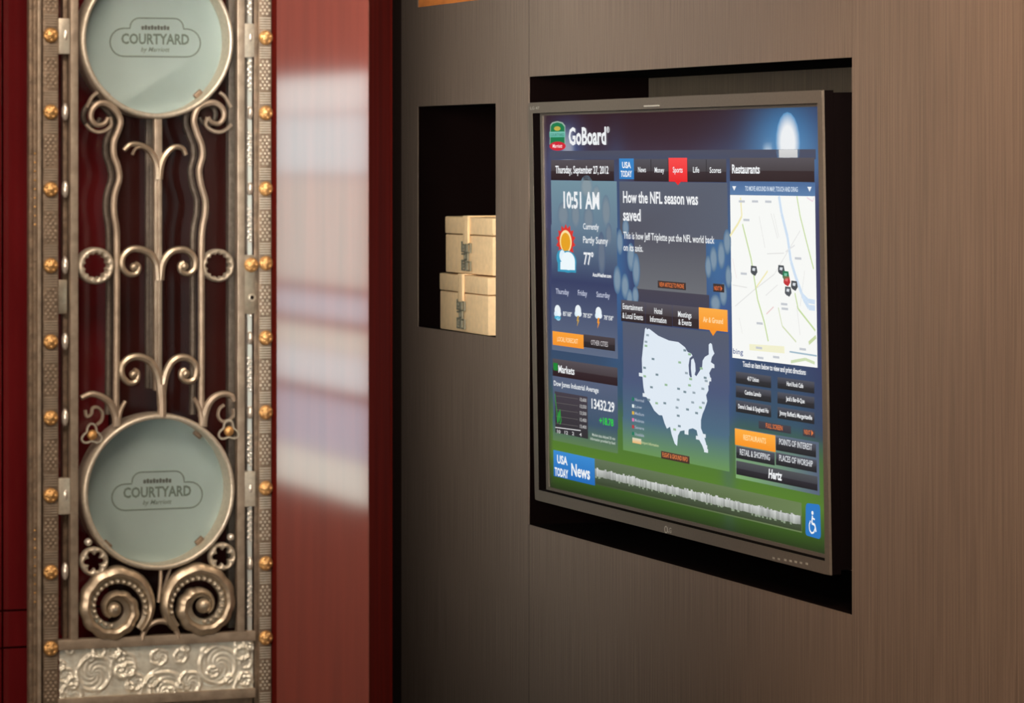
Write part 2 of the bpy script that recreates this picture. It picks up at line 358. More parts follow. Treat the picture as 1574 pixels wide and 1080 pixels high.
def medallion(px, py, rpx, o_px):
    cx, cz = gp(px, py, -.006); r = rpx*S*.985
    lip = bmesh.new(); lathe(lip, [(r-.0068, .034), (r-.0068, -.005), (r-.0058, -.0068), (r-.0032, -.0075), (r-.001, -.0058), (r, -.002), (r, .034), (r-.0068, .034)], cx, cz, 96)
    ring = part('medallion_ring', lip, M['bright'], ang=60)
    bm = bmesh.new(); bm.faces.new([bm.verts.new((cx+(r-.0065)*math.cos(t), .028, cz+(r-.0065)*math.sin(t))) for t in [2*math.pi*j/96 for j in range(96)]])
    bmesh.ops.solidify(bm, geom=bm.faces[:], thickness=.005)
    gl = part('glass_disc', bm, M['glass'], False, ring)
    yg = min(v.co.y for v in gl.data.vertices)-.0004
    lx0, lt, lx1, lb, nx0, nx1, sh = o_px                       # outline left, top, right, bottom; notch left/right; shoulder row
    P = lambda x, y_: pix(MG, x, y_, yg)
    xa, zt = P(lx0, lt); xb, zb = P(lx1, lb); xn0, _ = P(nx0, lt); xn1, _ = P(nx1, lt); zs = P((lx0+lx1)/2, sh)[1]
    zt = P((lx0+lx1)/2, lt)[1]; zb = P((lx0+lx1)/2, lb)[1]
    pts = []
    def arc(cx_, cz_, rx, rz, a0, a1, k=8):
        for i in range(k+1):
            t = R(a0+(a1-a0)*i/k); pts.append((cx_+rx*math.cos(t), cz_+rz*math.sin(t)))
    rr = .012; hs = (zs-zb)/2; 
    arc(xn0+rr, zt-rr, rr, rr, 180, 90, 5); arc(xn1-rr, zt-rr, rr, rr, 90, 0, 5)
    pts.append((xn1, zs)); arc(xb-hs, (zs+zb)/2, hs, hs, 90, -90, 10); arc(xa+hs, (zs+zb)/2, hs, hs, -90, -270, 10); pts.append((xn0, zs)); pts.append(pts[0])
    bm = bmesh.new(); sweep(bm, pts, .0016, .0006, yg, 4)
    xc = (xa+xb)/2; wd = xb-xa
    add_flat(bm, fit_text('COURTYARD', xa+wd*.125, xb-wd*.125, zb+(zt-zb)*.33, .0125, .03), yg)
    add_flat(bm, fit_text('by Marriott', xc-wd*.16, xc+wd*.16, zb+(zt-zb)*.13, .0056, .01, shear=.3), yg)
    part('printed_outline', bm, M['ink'], False, ring)
    bm = bmesh.new()
    zc = zb+(zt-zb)*.74
    for i in range(9):                                          # small grey emblem: a row of arched strokes
        x_ = xc-wd*.14+wd*.28*i/8; hgt = .003+.0012*(i % 2)
        prism(bm, [(x_-wd*.013, zc-.0022), (x_+wd*.013, zc-.0022), (x_+wd*.016, zc+hgt*.6), (x_, zc+hgt), (x_-wd*.016, zc+hgt*.6)], yg-.0002, yg)
    part('printed_emblem', bm, M['inkd'], False, ring)
    cb = bmesh.new(); box(cb, -.006, .006, -.003, .003, -.0025, .0035, bev=.0012)
    cme = bpy.data.meshes.new('clip'); cb.to_mesh(cme); cb.free(); cme.materials.append(M['bronze'])
    for an in (228, 312, 132, 50):
        t = R(an); link('clip', cme, ring, (cx+(r-.010)*math.cos(t), yg-.002, cz+(r-.010)*math.sin(t)), (0, -t+math.pi/2, 0))
medallion(243, 61.5, 122, (169, 28, 308, 87, 200, 282, 44))
medallion(245.5, 756, 121.5, (172, 724.5, 311, 782, 203, 283, 742))
# centre stem and wavy side bars
def pth(pts, y=0.0, mirror=None, sub=6):
    q = [((mirror-x) if mirror else x, yy) for x, yy in pts]
    return smooth_path([gp(x, yy, y) for x, yy in q], sub)
bm = bmesh.new(); box(bm, gx(236.5), gx(248.5), -.003, .006, gp(243, 600)[1], gp(243, 180)[1], bev=.001); box(bm, gx(241), gx(246.5), -.006, -.002, gp(243, 600)[1], gp(243, 240)[1], bev=.0008)
part('centre_bar', bm, M['nickel'])
wavyL = [(178, 640), (179, 560), (179.5, 460), (179.5, 380), (179, 352), (175, 325), (176, 300), (183, 275), (181, 256), (175, 238), (175, 218), (182, 200), (185, 185), (178, 170), (165, 160), (152, 159), (142, 168), (140, 182), (148, 192), (160, 190), (166, 181)]
wavyR = [(309, 640), (309.5, 560), (309.5, 460), (309.5, 380), (311, 350), (315, 330), (315.5, 308), (309, 285), (306, 262), (311, 240), (309.5, 222), (303, 205), (298, 186), (303, 168), (315, 160), (330, 158), (342, 167), (344, 180), (336, 190), (324, 187), (320, 180)]
for pts in (wavyL, wavyR):
    bm = bmesh.new(); sweep(bm, pth(pts), .0088, .010, 0, 8, wfun=lambda t: 1 if t < .7 else 1-.35*(t-.7)/.3); part('wavy_bar', bm, M['nickel'])
for mir, off in ((None, 0), (486.5, 0)):
    bm = bmesh.new()
    sweep(bm, pth([(318, 180), (316, 192), (324, 200), (336, 203), (347, 199), (355, 191)], mirror=mir), .005, .006, -.002, 6)
    sweep(bm, pth([(337, 142), (346, 150), (354, 165)], mirror=mir), .005, .006, -.002, 6)
    part('scroll', bm, M['nickel'])
# leaf sprays on the centre bar: (path in pixels, width)
def curl(pts, w0, w1, mirror=None, name='leaf_scroll', m='nickel', dep=.010):
    bm = bmesh.new(); P = pth(pts, -.002, mirror); sweep(bm, P, w0, dep, -.003, 8, wfun=lambda t: 1+(w1/w0-1)*t)
    return bm
def spray(ptsL, ptsR, w0, w1, ball=None):
    for pts, bl in ((ptsL, ball and ball[0]), (ptsR, ball and ball[1])):
        bm = curl(pts, w0, w1)
        if bl: x_, z_ = gp(*bl); dome(bm, x_, -.004, z_, .0058, .006, 12, 3)
        part('leaf_scroll', bm, M['silver'] if w0 > .009 else M['nickel'])
spray([(243, 275), (240, 250), (230, 232), (215, 223), (200, 222), (190, 231)], [(244, 275), (248, 250), (257, 234), (268, 226), (280, 228), (285, 238)], .0105, .006)
spray([(243, 262), (235, 240), (222, 228), (209, 228), (203, 238)], [(245, 262), (252, 242), (262, 230), (272, 226), (281, 231)], .004, .004)
spray([(243, 430), (240, 405), (230, 390), (215, 383), (199, 384), (188, 396), (188, 411), (197, 421), (209, 420), (213, 410), (207, 404)],
      [(246, 430), (249, 407), (258, 391), (271, 384), (287, 385), (298, 396), (299, 411), (290, 420), (279, 418), (276, 408), (282, 403)], .0105, .0066, ((205, 410), (282, 409)))
spray([(248, 625), (246, 595), (241, 572), (230, 555), (213, 548), (197, 551), (187, 563), (188, 578), (198, 588), (209, 585), (211, 573), (205, 568)],
      [(248, 625), (250, 595), (255, 573), (264, 556), (277, 549), (292, 552), (301, 564), (299, 580), (289, 586), (279, 581), (278, 571), (284, 567)], .0115, .0066, ((204, 575), (284, 574)))
bm = bmesh.new(); sweep(bm, pth([(248, 640), (248, 612), (247, 590)]), .012, .012, -.003, 8); part('stem', bm, M['nickel'])
# leaves springing from the lower disc
for c in (0, 1):
    bm = bmesh.new()
    A = [(179, 655), (178, 640), (170, 621), (157, 610), (140, 605), (124, 611)] if not c else [(311, 655), (313, 640), (319, 622), (329, 610), (343, 605), (355, 608), (359, 616)]
    sweep(bm, pth(A), .0095, .010, -.002, 8, wfun=lambda t: 1.3-.6*t)
    A = [(180, 650), (184, 632), (192, 616)] if not c else [(310, 650), (306, 628), (297, 611)]
    sweep(bm, pth(A), .007, .009, -.002, 8, wfun=lambda t: 1.2-.5*t)
    A = [(131, 630), (133, 640), (140, 636), (142, 627), (150, 626), (157, 634), (156, 645), (148, 653)] if not c else [(344, 622), (337, 628), (335, 639), (341, 647), (351, 646), (358, 638), (358, 628)]
    sweep(bm, pth(A), .0045, .007, -.001, 6); part('leaf_scroll', bm, M['nickel'])
# trefoils holding gold balls
for px, py in ((140, 668), (350, 662)):
    x_, z_ = gp(px, py); bm = bmesh.new(); pts = []
    for i in range(61):
        t = 2*math.pi*i/60; r_ = .0108+.0032*math.cos(3*(t-math.pi/2)); pts.append((x_+r_*math.cos(t), z_+r_*math.sin(t)))
    sweep(bm, pts, .0030, .006, -.003, 6); tf = part('trefoil', bm, M['bright'])
    bm = bmesh.new(); dome(bm, x_+.001, -.002, z_, .0066, .006, 14, 4); part('gold_ball', bm, M['gold'], parent=tf)['label'] = 'gold ball'
for px, py in ((136, 833), (355, 825)):
    x_, z_ = gp(px, py); bm = bmesh.new(); dome(bm, x_, .002, z_, .005, .007, 14, 4); part('silver_ball', bm, M['shine'])
# pierced rings: round outside, toothed inside
def pierced(px, py, ro, ri, teeth, depth, amp, cast):
    x_, z_ = gp(px, py, -.004); bm = bmesh.new(); K = 96; R0 = []; 
    def inner(t, k=1): return ri*k*(1+amp*abs(math.cos(teeth*t/2))-amp*.5)
    prof = []
    for i in range(K):
        t = 2*math.pi*i/K; c_, s_ = math.cos(t), math.sin(t); r_in = inner(t)
        prof.append([bm.verts.new((x_+r*c_, y, z_+r*s_)) for r, y in ((ro, depth), (ro, -.002), (ro-.0018, -.0048), ((ro+r_in)/2, -.0055), (r_in+.0008, -.0042), (r_in, -.003), (r_in, depth))])
    for i in range(K):
        p_, q_ = prof[i], prof[(i+1) % K]
        for j in range(6): bm.faces.new((p_[j], q_[j], q_[j+1], p_[j+1]))
        bm.faces.new((p_[6], q_[6], q_[0], p_[0]))
    part('pierced_ring', bm, M[cast])
pierced(148.5, 408.5, 28*S, 18.5*S, 12, .016, .16, 'bright'); pierced(336, 408, 25.5*S, 18.5*S, 12, .010, .16, 'bright')
pierced(145.5, 863, 22*S, 13*S, 6, .006, .5, 'bright'); pierced(342.5, 855.5, 21.5*S, 13*S, 6, .006, .5, 'bright')
# great volutes
def volute(px, py, mir):
    x_, z_ = gp(px, py, -.004); bm = bmesh.new(); sg = -1 if mir else 1
    key_o = [(-38, 60), (0, 66), (45, 68), (90, 64), (135, 56), (180, 50), (225, 47), (270, 46), (315, 43), (360, 40), (405, 33), (450, 27), (495, 21), (540, 17), (600, 15)]
    key_i = [(-38, 46), (0, 47), (45, 43), (90, 37.5), (135, 31), (180, 26), (225, 22.5), (270, 20.5), (315, 18.5), (360, 16.5), (405, 14.5), (450, 12.5), (495, 10), (540, 8), (600, 6)]
    def ev(K, t):
        for (a0, v0), (a1, v1) in zip(K, K[1:]):
            if a0 <= t <= a1: return v0+(v1-v0)*(t-a0)/(a1-a0)
    prof = []; t = -38
    while t <= 600:
        ro, ri = ev(key_o, t)*S, ev(key_i, t)*S
        if 60 < t < 430: ro += .0020*abs(math.sin(R(t)*5.5))-.0008
        w_ = ro-ri; c_, s_ = sg*math.cos(R(t)), math.sin(R(t)); rise = .004*max(0, (t-300))/300
        prof.append([bm.verts.new((x_+r*c_, y-rise, z_+r*s_)) for r, y in ((ro, .006), (ro, -.004), (ro-w_*.12, -.0075), (ro-w_*.40, -.0105), (ro-w_*.58, -.0085), (ro-w_*.66, -.0035), (ri+w_*.16, -.003), (ri, -.002), (ri, .006))])
        t += 4
    for p_, q_ in zip(prof, prof[1:]):
        for j in range(8): bm.faces.new((p_[j], q_[j], q_[j+1], p_[j+1]))
        bm.faces.new((p_[8], q_[8], q_[0], p_[0]))
    bm.faces.new(prof[0]); bm.faces.new(prof[-1][::-1])
    dome(bm, x_, -.006, z_, 12*S, .010, 20, 4)
    for j in range(3): dome(bm, x_+.0045*math.cos(R(120*j+40)), -.011, z_+.0045*math.sin(R(120*j+40)), .0035, .004, 8, 3)
    v_ = part('volute', bm, M['silver'])
    bm = bmesh.new(); t = -10
    while t < 285:
        ri = ev(key_i, t)*S+.0030; dome(bm, x_+sg*ri*math.cos(R(t)), -.003, z_+ri*math.sin(R(t)), .0031, .0060, 8, 3); t += .0078/ri*57.3
    part('beading', bm, M['bright'], parent=v_)
volute(174, 936, False); volute(312, 930, True)
bm = bmesh.new(); cx_, cz_ = gp(246, 979)
sweep(bm, [(cx_+.0232*math.cos(R(t)), cz_-.002+.0225*math.sin(R(t))) for t in range(0, 181, 12)], .0075, .010, 0, 8); part('arch', bm, M['nickel'])
bm = bmesh.new(); sweep(bm, pth([(247, 876), (246, 900), (243, 925)]), .005, .008, 0, 8); sweep(bm, pth([(262, 873), (256, 890), (249, 912)]), .004, .006, 0, 6); part('stem', bm, M['nickel'])
# bottom rails and the embossed plate
x0, zr1 = gp(90, 984, -.004); _, zr0 = gp(90, 999.5, -.004); x1 = gx(393, -.004)
part('bottom_rail', B(x0, x1, -.004, .012, zr0, zr1, bev=.0012), M['nickel'])
zp0 = gp(92, 1073, 0)[1]
part('bottom_rail', B(x0, x1, -.004, .012, zp0-.012, zp0, bev=.0012), M['nickel'])
x0p, x1p = gx(91.5), gx(389.5)
blobs = [(*gp(145, 1035), 26*S), (*gp(335, 1022), 28*S), (*gp(250, 1066), 19*S), (*gp(250, 1066), 33*S), (*gp(190, 1022), 18*S), (*gp(292, 1050), 17*S), (*gp(110, 1068), 16*S), (*gp(377, 1055), 16*S), (*gp(208, 1048), 12*S), (*gp(245, 1010), 12*S)]
rs = random.Random(5)
for k in range(26): blobs.append((rs.uniform(x0p, x1p), rs.uniform(zp0, zr0), rs.uniform(4, 11)*S))
bm = bmesh.new(); NX, NZ = 210, 54; grid = []
for i in range(NX+1):
    rowv = []
    for j in range(NZ+1):
        x_ = x0p+(x1p-x0p)*i/NX; z_ = zp0+(zr0-zp0)*j/NZ; h = 0
        for bx, bz, br in blobs:
            d_ = math.hypot(x_-bx, z_-bz); h += .0024*math.exp(-((d_-br)/.0018)**2)+.0012*math.exp(-(d_/(br*.45))**2)
            if d_ < br*1.25: h += .0006*math.sin(6*math.atan2(z_-bz, x_-bx)+d_*900)
        rowv.append(bm.verts.new((x_, .002-h, z_)))
    grid.append(rowv)
for i in range(NX):
    for j in range(NZ): bm.faces.new((grid[i][j], grid[i+1][j], grid[i+1][j+1], grid[i][j+1]))
part('embossed_plate', bm, M['plate'], ang=80)
part('lower_plate', B(x0p, x1p, .004, .010, .06, zp0-.012, bev=.001), M['bronze'])
part('bottom_rail', B(gx(45), gx(417.5), -.002, .014, 0, .06, bev=.002), M['bronze'])
part('top_rail', B(gx(45), gx(417.5), -.002, .014, ZTOP, ZTOP+.05, bev=.002), M['bronze'])

# the grille is double: the same bars again on its back face
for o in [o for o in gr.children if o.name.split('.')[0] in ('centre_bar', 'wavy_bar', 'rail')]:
    q = link(o.name.split('.')[0], o.data.copy(), gr, (0, .042, 0)); q.data.materials[0] = M['backshade']; q['label'] = 'bar of the back layer'  # back bars take the darkened metal so they look dim

# ------------------------------------------------------------------ television
tv = empty('television', MT, 'wide flat television with a lit menu screen, set in the wall niche', 'television')
W_, H_ = TVW, TVH; BZ = .0195; DEP = .019; LI = .020
bm = bmesh.new()
panel_mesh(bm, [0, LI, W_-.0165, W_], [0, BZ, H_-BZ, H_], {(1, 1)}, 0, .004)
es = [e for e in bm.edges if all(abs(v.co.y) < 1e-6 for v in e.verts) and (len({round(v.co.x, 4) for v in e.verts}) == 1 and round(e.verts[0].co.x, 4) in (0, round(W_, 4)) or len({round(v.co.z, 4) for v in e.verts}) == 1 and round(e.verts[0].co.z, 4) in (0, round(H_, 4)))]
bmesh.ops.bevel(bm, geom=es, offset=.0015, segments=2, affect='EDGES')
fr = finish('frame', bm, M['bezel'], tv)
bm = bmesh.new(); panel_mesh(bm, [.0005, LI, W_-.0165, W_-.0005], [.0005, BZ, H_-BZ, H_-.0005], {(1, 1)}, .0041, DEP); finish('rim', bm, M['black'], tv)
bm = bmesh.new()                                          # dark inner reveal
for q in ((LI, LI+.0008, 0.001, DEP, BZ, H_-BZ), (W_-.0173, W_-.0165, .001, DEP, BZ, H_-BZ), (LI, W_-.0165, .0015, DEP, BZ, BZ+.0006), (LI, W_-.0165, .001, DEP, H_-BZ-.0006, H_-BZ)): box(bm, *q)
finish('reveal', bm, M['black'], tv)
bm = bmesh.new(); ib = .012
panel_mesh(bm, [LI, LI+ib, W_-.0165-.004, W_-.0165], [BZ, BZ+.006, H_-BZ-.005, H_-BZ], {(1, 1)}, DEP-.004, DEP)
finish('inner_bezel', bm, M['bezel'], tv)
finish('housing', B(.006, W_-.0015, DEP, .115, .006, H_-.004, bev=.002), M['black'], tv)['label'] = 'black housing'
bm = bmesh.new(); box(bm, W_/2-.2, W_/2+.2, .115, .225, .2, .5); finish('wall_bracket', bm, M['black'], tv)
def tp(px, py, y=0): return pix(MT, px, py, y)
# little pale prints on the frame
bm = bmesh.new()
def tline(s, px0, px1, py, h, b=.01):
    x0_, zb_ = tp(px0, py, -.0004); x1_, _ = tp(px1, py, -.0004); add_flat(bm, fit_text(s, x0_, x1_, zb_, h, b), -.0004)
tline('LG 47', 815, 829, 168.5, .005)
for i, px in enumerate((1189, 1197, 1207, 1215, 1223, 1231, 1240)):
    x_, z_ = tp(px, 857.5+i*1.45, -.0004); box(bm, x_-.004, x_+.004, -.0005, -.0001, z_-.0015, z_+.0015)
x_, z_ = tp(1023.5, 813.5, -.0004); lathe(bm, [(.0062, -.0002), (.0062, -.0005), (.0045, -.0005), (.0045, -.0002)], x_, z_, 20)
tline('LG', 1026, 1032, 817.5, .0085, .02)
finish('frame_print', bm, M['icon'], tv)['kind'] = 'stuff'
bm = bmesh.new(); sweep(bm, smooth_path([tp(990, 163.3, -.001), tp(1013, 162.4, -.001)], 2), .003, .002, -.001, 6); finish('sensor_strip', bm, M['icon'], tv)

# the picture on the screen: flat, self-lit, every vertex coloured
def lin(c):
    return tuple(((v/255)/12.92 if v/255 <= .04045 else ((v/255+.055)/1.055)**2.4) for v in c)
SY = DEP-.0012
def sp(px, py): return pix(MT, px, py, SY)
class Pic:
    def __init__(s): s.v = []; s.f = []; s.c = []
    def poly(s, pts, cols, lay):
        k = len(s.v)
        if not isinstance(cols[0], (tuple, list)): cols = [cols]*len(pts)
        for p_, c in zip(pts, cols): s.v.append((p_[0], SY-.00015*lay, p_[1])); s.c.append(lin(c))
        s.f.append(tuple(range(k, k+len(pts))))
    def build(s, name, parent, m):
        me_ = bpy.data.meshes.new(name); me_.from_pydata(s.v, [], s.f); me_.materials.append(m)
        at = me_.color_attributes.new('ink', 'FLOAT_COLOR', 'POINT')
        for i, c in enumerate(s.c): at.data[i].color = (*c, 1)
        o = bpy.data.objects.new(name, me_); COL.objects.link(o); o.parent = parent; return o
pm = bpy.data.materials.new('lit_picture'); pm.use_nodes = True; nt = pm.node_tree; b = nt.nodes['Principled BSDF']
b.inputs['Base Color'].default_value = (.01, .01, .01, 1); b.inputs['Roughness'].default_value = .35
va = nt.nodes.new('ShaderNodeVertexColor'); va.layer_name = 'ink'; nt.links.new(va.outputs[0], b.inputs['Emission Color']); b.inputs['Emission Strength'].default_value = 1.0
# wallpaper: dusk stadium above, lawn below
def mixc(a_, b_, t): t = max(0, min(1, t)); return tuple(x+(y-x)*t for x, y in zip(a_, b_))
def grad(stops, t):
    for (t0, c0), (t1, c1) in zip(stops, stops[1:]):
        if t <= t1: return mixc(c0, c1, (t-t0)/(t1-t0))
    return stops[-1][1]
sx0, sx1, sz0, sz1 = LI+ib-.001, W_-.0205+.001, BZ+.005, H_-BZ-.004
_xl, _zt = sp(846, 178); _, _zb = sp(848, 750)
spots = []                                                 # soft lights in the wallpaper: x, z, rx, rz, colour, strength
def sspot(px, py, rx, ry, c, k, hard=2): x_, z_ = sp(px, py); spots.append((x_, z_, rx, ry, c, k, hard))
sspot(1207, 215, .16, .085, (50, 130, 190), .85); sspot(1206, 240, .13, .05, (110, 150, 190), .6); sspot(870, 232, .09, .06, (70, 105, 160), .8); sspot(873, 236, .03, .04, (165, 165, 175), .8, 4); sspot(1180, 243, .016, .02, (210, 220, 230), .9, 4)
sspot(948, 400, .06, .16, (55, 105, 155), .8); sspot(1105, 390, .10, .13, (60, 115, 165), .8); sspot(950, 300, .03, .08, (55, 70, 105), .5); sspot(1118, 620, .03, .2, (70, 85, 150), .4)
NXs, NZs = 150, 90
pic = Pic(); gv = []
for i in range(NXs+1):
    for j in range(NZs+1):
        x_ = sx0+(sx1-sx0)*i/NXs; z_ = sz0+(sz1-sz0)*j/NZs; t = (sz1-z_)/(sz1-sz0)
        c = grad([(0, (45, 14, 24)), (.06, (50, 24, 38)), (.10, (58, 40, 58)), (.14, (62, 55, 80)), (.5, (50, 62, 105)), (.72, (50, 78, 100)), (.80, (72, 110, 52)), (.90, (84, 124, 38)), (.97, (52, 82, 24)), (1, (34, 52, 16))], t)
        c = mixc(c, (50, 40, 80), max(0, (x_-sx1+.12)/.12)*.5*(1 if t < .75 else .2))
        for (a_, b_, rx, rz, cc, k, hd) in spots:
            d_ = (abs((x_-a_)/rx)**hd+abs((z_-b_)/rz)**hd); c = mixc(c, cc, k*math.exp(-d_))
        e = min(x_-sx0, sx1-x_)/.02
        if e < 1 and t > .3: c = mixc(c, (20, 20, 20), (1-e)*.5)
        pic.v.append((x_, SY, z_)); pic.c.append(lin(c))
for i in range(NXs):
    for j in range(NZs):
        k = i*(NZs+1)+j; pic.f.append((k, k+NZs+1, k+NZs+2, k+1))
scr = pic.build('screen', tv, pm); scr['label'] = 'lit screen with blue and green picture'
tiles = Pic(); let = Pic()
def rect(xl, xr, yt, yb, c, c2=None, lay=1, cr=None):
    """tile: left and right edge, top and bottom row measured at the left edge; c top colour, c2 bottom colour"""
    x0, z1 = sp(xl, yt); _, z0 = sp(xl, yb); x1, _ = sp(xr, yt); c2 = c2 or c
    tiles.poly([(x0, z0), (x1, z0), (x1, z1), (x0, z1)], [c2, cr or c2, cr or c, c], lay); return x0, x1, z0, z1
def bar(xl, xr, yt, yb, c, cm, cm2, cb, lay=2):
    ym = yt+(yb-yt)*.55; rect(xl, xr, yt, ym, c, cm, lay); rect(xl, xr, ym, yb, cm2, cb, lay)
def txt(s, xl, xr, yb, hpx, c=(235, 238, 240), bold=.012, lay=6, shear=0):
    """lettering: left and right edge, baseline row and capital height measured at the left edge"""
    x0, zb = sp(xl, yb); x1, _ = sp(xr, yb); _, zt = sp(xl, yb-hpx)
    V, Fc = fit_text(s, x0, x1, zb, zt-zb, bold, 2, shear=shear); k = len(let.v)
    for x_, z_ in V: let.v.append((x_, SY-.00015*lay, z_)); let.c.append(lin(c))
    for f_ in Fc: let.f.append(tuple(k+i for i in f_))
def ell(px, py, rx, ry, c, lay=3, k=24, a0=0, a1=360, cc=None):
    x_, z_ = sp(px, py); X, _ = sp(px+rx, py); _, Z = sp(px, py-ry)
    tiles.poly([(x_+(X-x_)*math.cos(R(a0+(a1-a0)*i/k)), z_+(Z-z_)*math.sin(R(a0+(a1-a0)*i/k))) for i in range(k)], c, lay)
def poly(pts, c, lay=3): tiles.poly([sp(*p_) for p_ in pts], c, lay)
def soft(px, py, rx, ry, c, c0, lay=2, k=20):
    """soft-edged light: two rings fading into c0"""
    x_, z_ = sp(px, py); X, _ = sp(px+rx, py); _, Z = sp(px, py-ry); A, C_ = X-x_, Z-z_
    P = lambda s_: [(x_+A*s_*math.cos(2*math.pi*i/k), z_+C_*s_*math.sin(2*math.pi*i/k)) for i in range(k)]
    tiles.poly(P(.55), c, lay); a_, b_ = P(.55), P(1)
    for i in range(k): tiles.poly([a_[i], a_[(i+1) % k], b_[(i+1) % k], b_[i]], [c, c, c0, c0], lay)
def line(pts, wpx, c, lay=3):
    Q = [sp(*p_) for p_ in pts]; w2 = wpx/850/2
    for (xa, za), (xb, zb) in zip(Q, Q[1:]):
        dx, dz_ = xb-xa, zb-za; L = math.hypot(dx, dz_) or 1; nx, nz = -dz_/L*w2, dx/L*w2
        tiles.poly([(xa+nx, za+nz), (xb+nx, zb+nz), (xb-nx, zb-nz), (xa-nx, za-nz)], c, lay)
WH = (238, 240, 242)
# header
rect(845, 1254, 232, 245, (72, 74, 92), (66, 72, 96), 1)
soft(1211, 220, 19, 48, (235, 238, 240), (75, 140, 190), 1); rect(1197.5, 1226, 230, 242, (212, 212, 212), (200, 200, 200), 2)
poly([(846, 192), (849, 188), (857, 186), (865, 188), (869, 193), (869, 222), (857, 224), (845, 222)], (150, 175, 160), 2)
poly([(847, 194), (850, 190), (857, 188), (864, 190), (868, 195), (868, 222), (857, 224), (846, 222)], (14, 118, 70), 3)
rect(845, 869, 202.5, 211, (120, 190, 175), (95, 180, 160), 4); ell(857, 197.5, 5, 3.5, (190, 170, 70), 4)
ell(857.5, 224.5, 12.5, 7, (205, 25, 45), 4); txt('COURTYARD', 846.5, 868, 209.5, 4.5, (40, 110, 95)); txt('Marriott', 850, 865, 227, 5.5, (250, 225, 225), shear=.2)
txt('GoBoard', 875, 932.5, 222, 25, WH, .03); txt('®', 933, 937.5, 204, 9, WH)
# first column
bar(847, 944, 245.5, 276.5, (82, 76, 82), (66, 56, 60), (48, 30, 36), (34, 14, 20)); txt('Thursday, September 27, 2012', 854.5, 936, 266, 11, WH, .02)
rect(847, 948, 277, 345, (112, 142, 156), (100, 124, 144), 1); rect(847, 948, 345, 430, (100, 124, 144), (50, 58, 96), 1); rect(847, 948, 430, 537, (50, 58, 96), (92, 104, 128), 1)
for px, py, rx, ry in ((902, 287, 10, 18), (885, 330, 7, 22), (866, 330, 9, 20), (917, 300, 7, 16), (932, 325, 7, 26), (925, 390, 6, 34), (905, 335, 8, 20), (936, 360, 5, 18)):
    soft(px, py, rx, ry, mixc((136, 152, 160), (92, 104, 126), (py-280)/140), mixc((106, 133, 150), (70, 86, 118), (py-300)/110), 2)
txt('10:51 AM', 867, 922, 319, 24, WH, .028)
K = 14; pts = []
for i in range(2*K): t = math.pi*i/K; r_ = 1 if i % 2 else .76; pts.append((870+15*r_*math.cos(t), 371-27*r_*math.sin(t)))
poly(pts, (215, 48, 40), 3); ell(870, 371, 9.2, 17.5, (250, 225, 160), 4); ell(870, 372, 7.3, 14.5, (228, 160, 25), 5)
ell(873, 402, 13.5, 17, (50, 150, 185), 5.4); ell(864, 396, 8, 13, (50, 150, 185), 5.3); poly([(858, 402), (886, 404), (886, 419), (858, 417)], (50, 150, 185), 5.5)
ell(874, 401, 10.5, 14, (235, 246, 250), 5.7); ell(865, 393, 4.5, 9, (225, 240, 250), 5.65); poly([(862, 402), (884.5, 403), (884.5, 415), (862, 414)], (235, 246, 250), 5.72)
txt('Currently', 897, 921, 352, 9); txt('Partly Sunny', 897, 935, 373, 10); txt('77°', 898, 913, 406, 18, WH, .02); txt('AccuWeather.com', 911.5, 940, 424.5, 5.5, WH, .03)
txt('Thursday', 855, 875, 451, 8, (190, 195, 215)); txt('Friday', 889, 903, 453.5, 8, (190, 195, 215)); txt('Saturday', 917.5, 938, 456, 8, (190, 195, 215))
for k, (px, py) in enumerate(((857.5, 478), (889, 478), (920.5, 481))):
    ell(px, py-1, 4.6, 8.5, (232, 240, 245), 4); ell(px-2.6, py+4, 2.8, 4.5, (210, 228, 238), 4); ell(px+2.4, py+4, 3, 4.5, (225, 235, 242), 4)
    if k: poly([(px-1, py+7), (px+1.6, py+7), (px+.3, py+13), (px+1.8, py+13.5), (px-1.8, py+24), (px-.8, py+15.5), (px-2.2, py+15)], (240, 150, 35) if k == 2 else (190, 150, 70), 4)
    else: ell(px, py+10, 4.8, 3, (60, 170, 205), 4); ell(px+1, py+12, 3, 2.5, (170, 215, 235), 4)
txt('85°/68°', 866, 879.5, 485, 6.5); txt('78°/57°', 897, 911, 487.5, 6.5); txt('78°/58°', 929, 943.5, 491, 6.5)
OR, OR2 = (250, 160, 50), (228, 130, 22)
rect(849.5, 897, 508.5, 529.5, OR, (240, 145, 40), 2); txt('LOCAL FORECAST', 857, 889, 524, 7, (255, 215, 160)); bar(897, 945.5, 513.5, 533, (72, 62, 66), (58, 48, 52), (42, 32, 36), (34, 26, 30)); txt('OTHER CITIES', 909, 935, 529.5, 7.5, (185, 180, 182))
bar(849.5, 949, 550.5, 577, (84, 76, 82), (66, 56, 60), (48, 30, 36), (38, 16, 22)); rect(851, 857.5, 557, 568.5, (20, 130, 50), lay=4); txt('Markets', 859, 883.5, 572, 11, WH, .02)
rect(849.5, 949, 577, 640, (84, 94, 120), (60, 82, 105), 1); rect(849.5, 949, 640, 676, (60, 82, 105), (92, 124, 78), 1)
txt('Dow Jones Industrial Average', 852, 920.5, 592, 7.5)
rect(853, 903, 601, 664, (66, 58, 68), (44, 42, 46), 2)
for k in range(5): line([(855, 608+k*10.5), (889, 612+k*10.5+1)], .8, (96, 92, 92), 3); txt('13,%d' % (600-k*50), 892, 902, 616+k*10.3, 5, (190, 190, 190))
line([(854, 656.5), (893, 661.5)], 1.3, (225, 225, 225), 3)
for k, s_ in enumerate(('10', '12', '2', '4')): txt(s_, 857+k*11.5, 861+k*11.5+(1 if k < 2 else -1), 665+k*1.6, 5, (210, 210, 210))
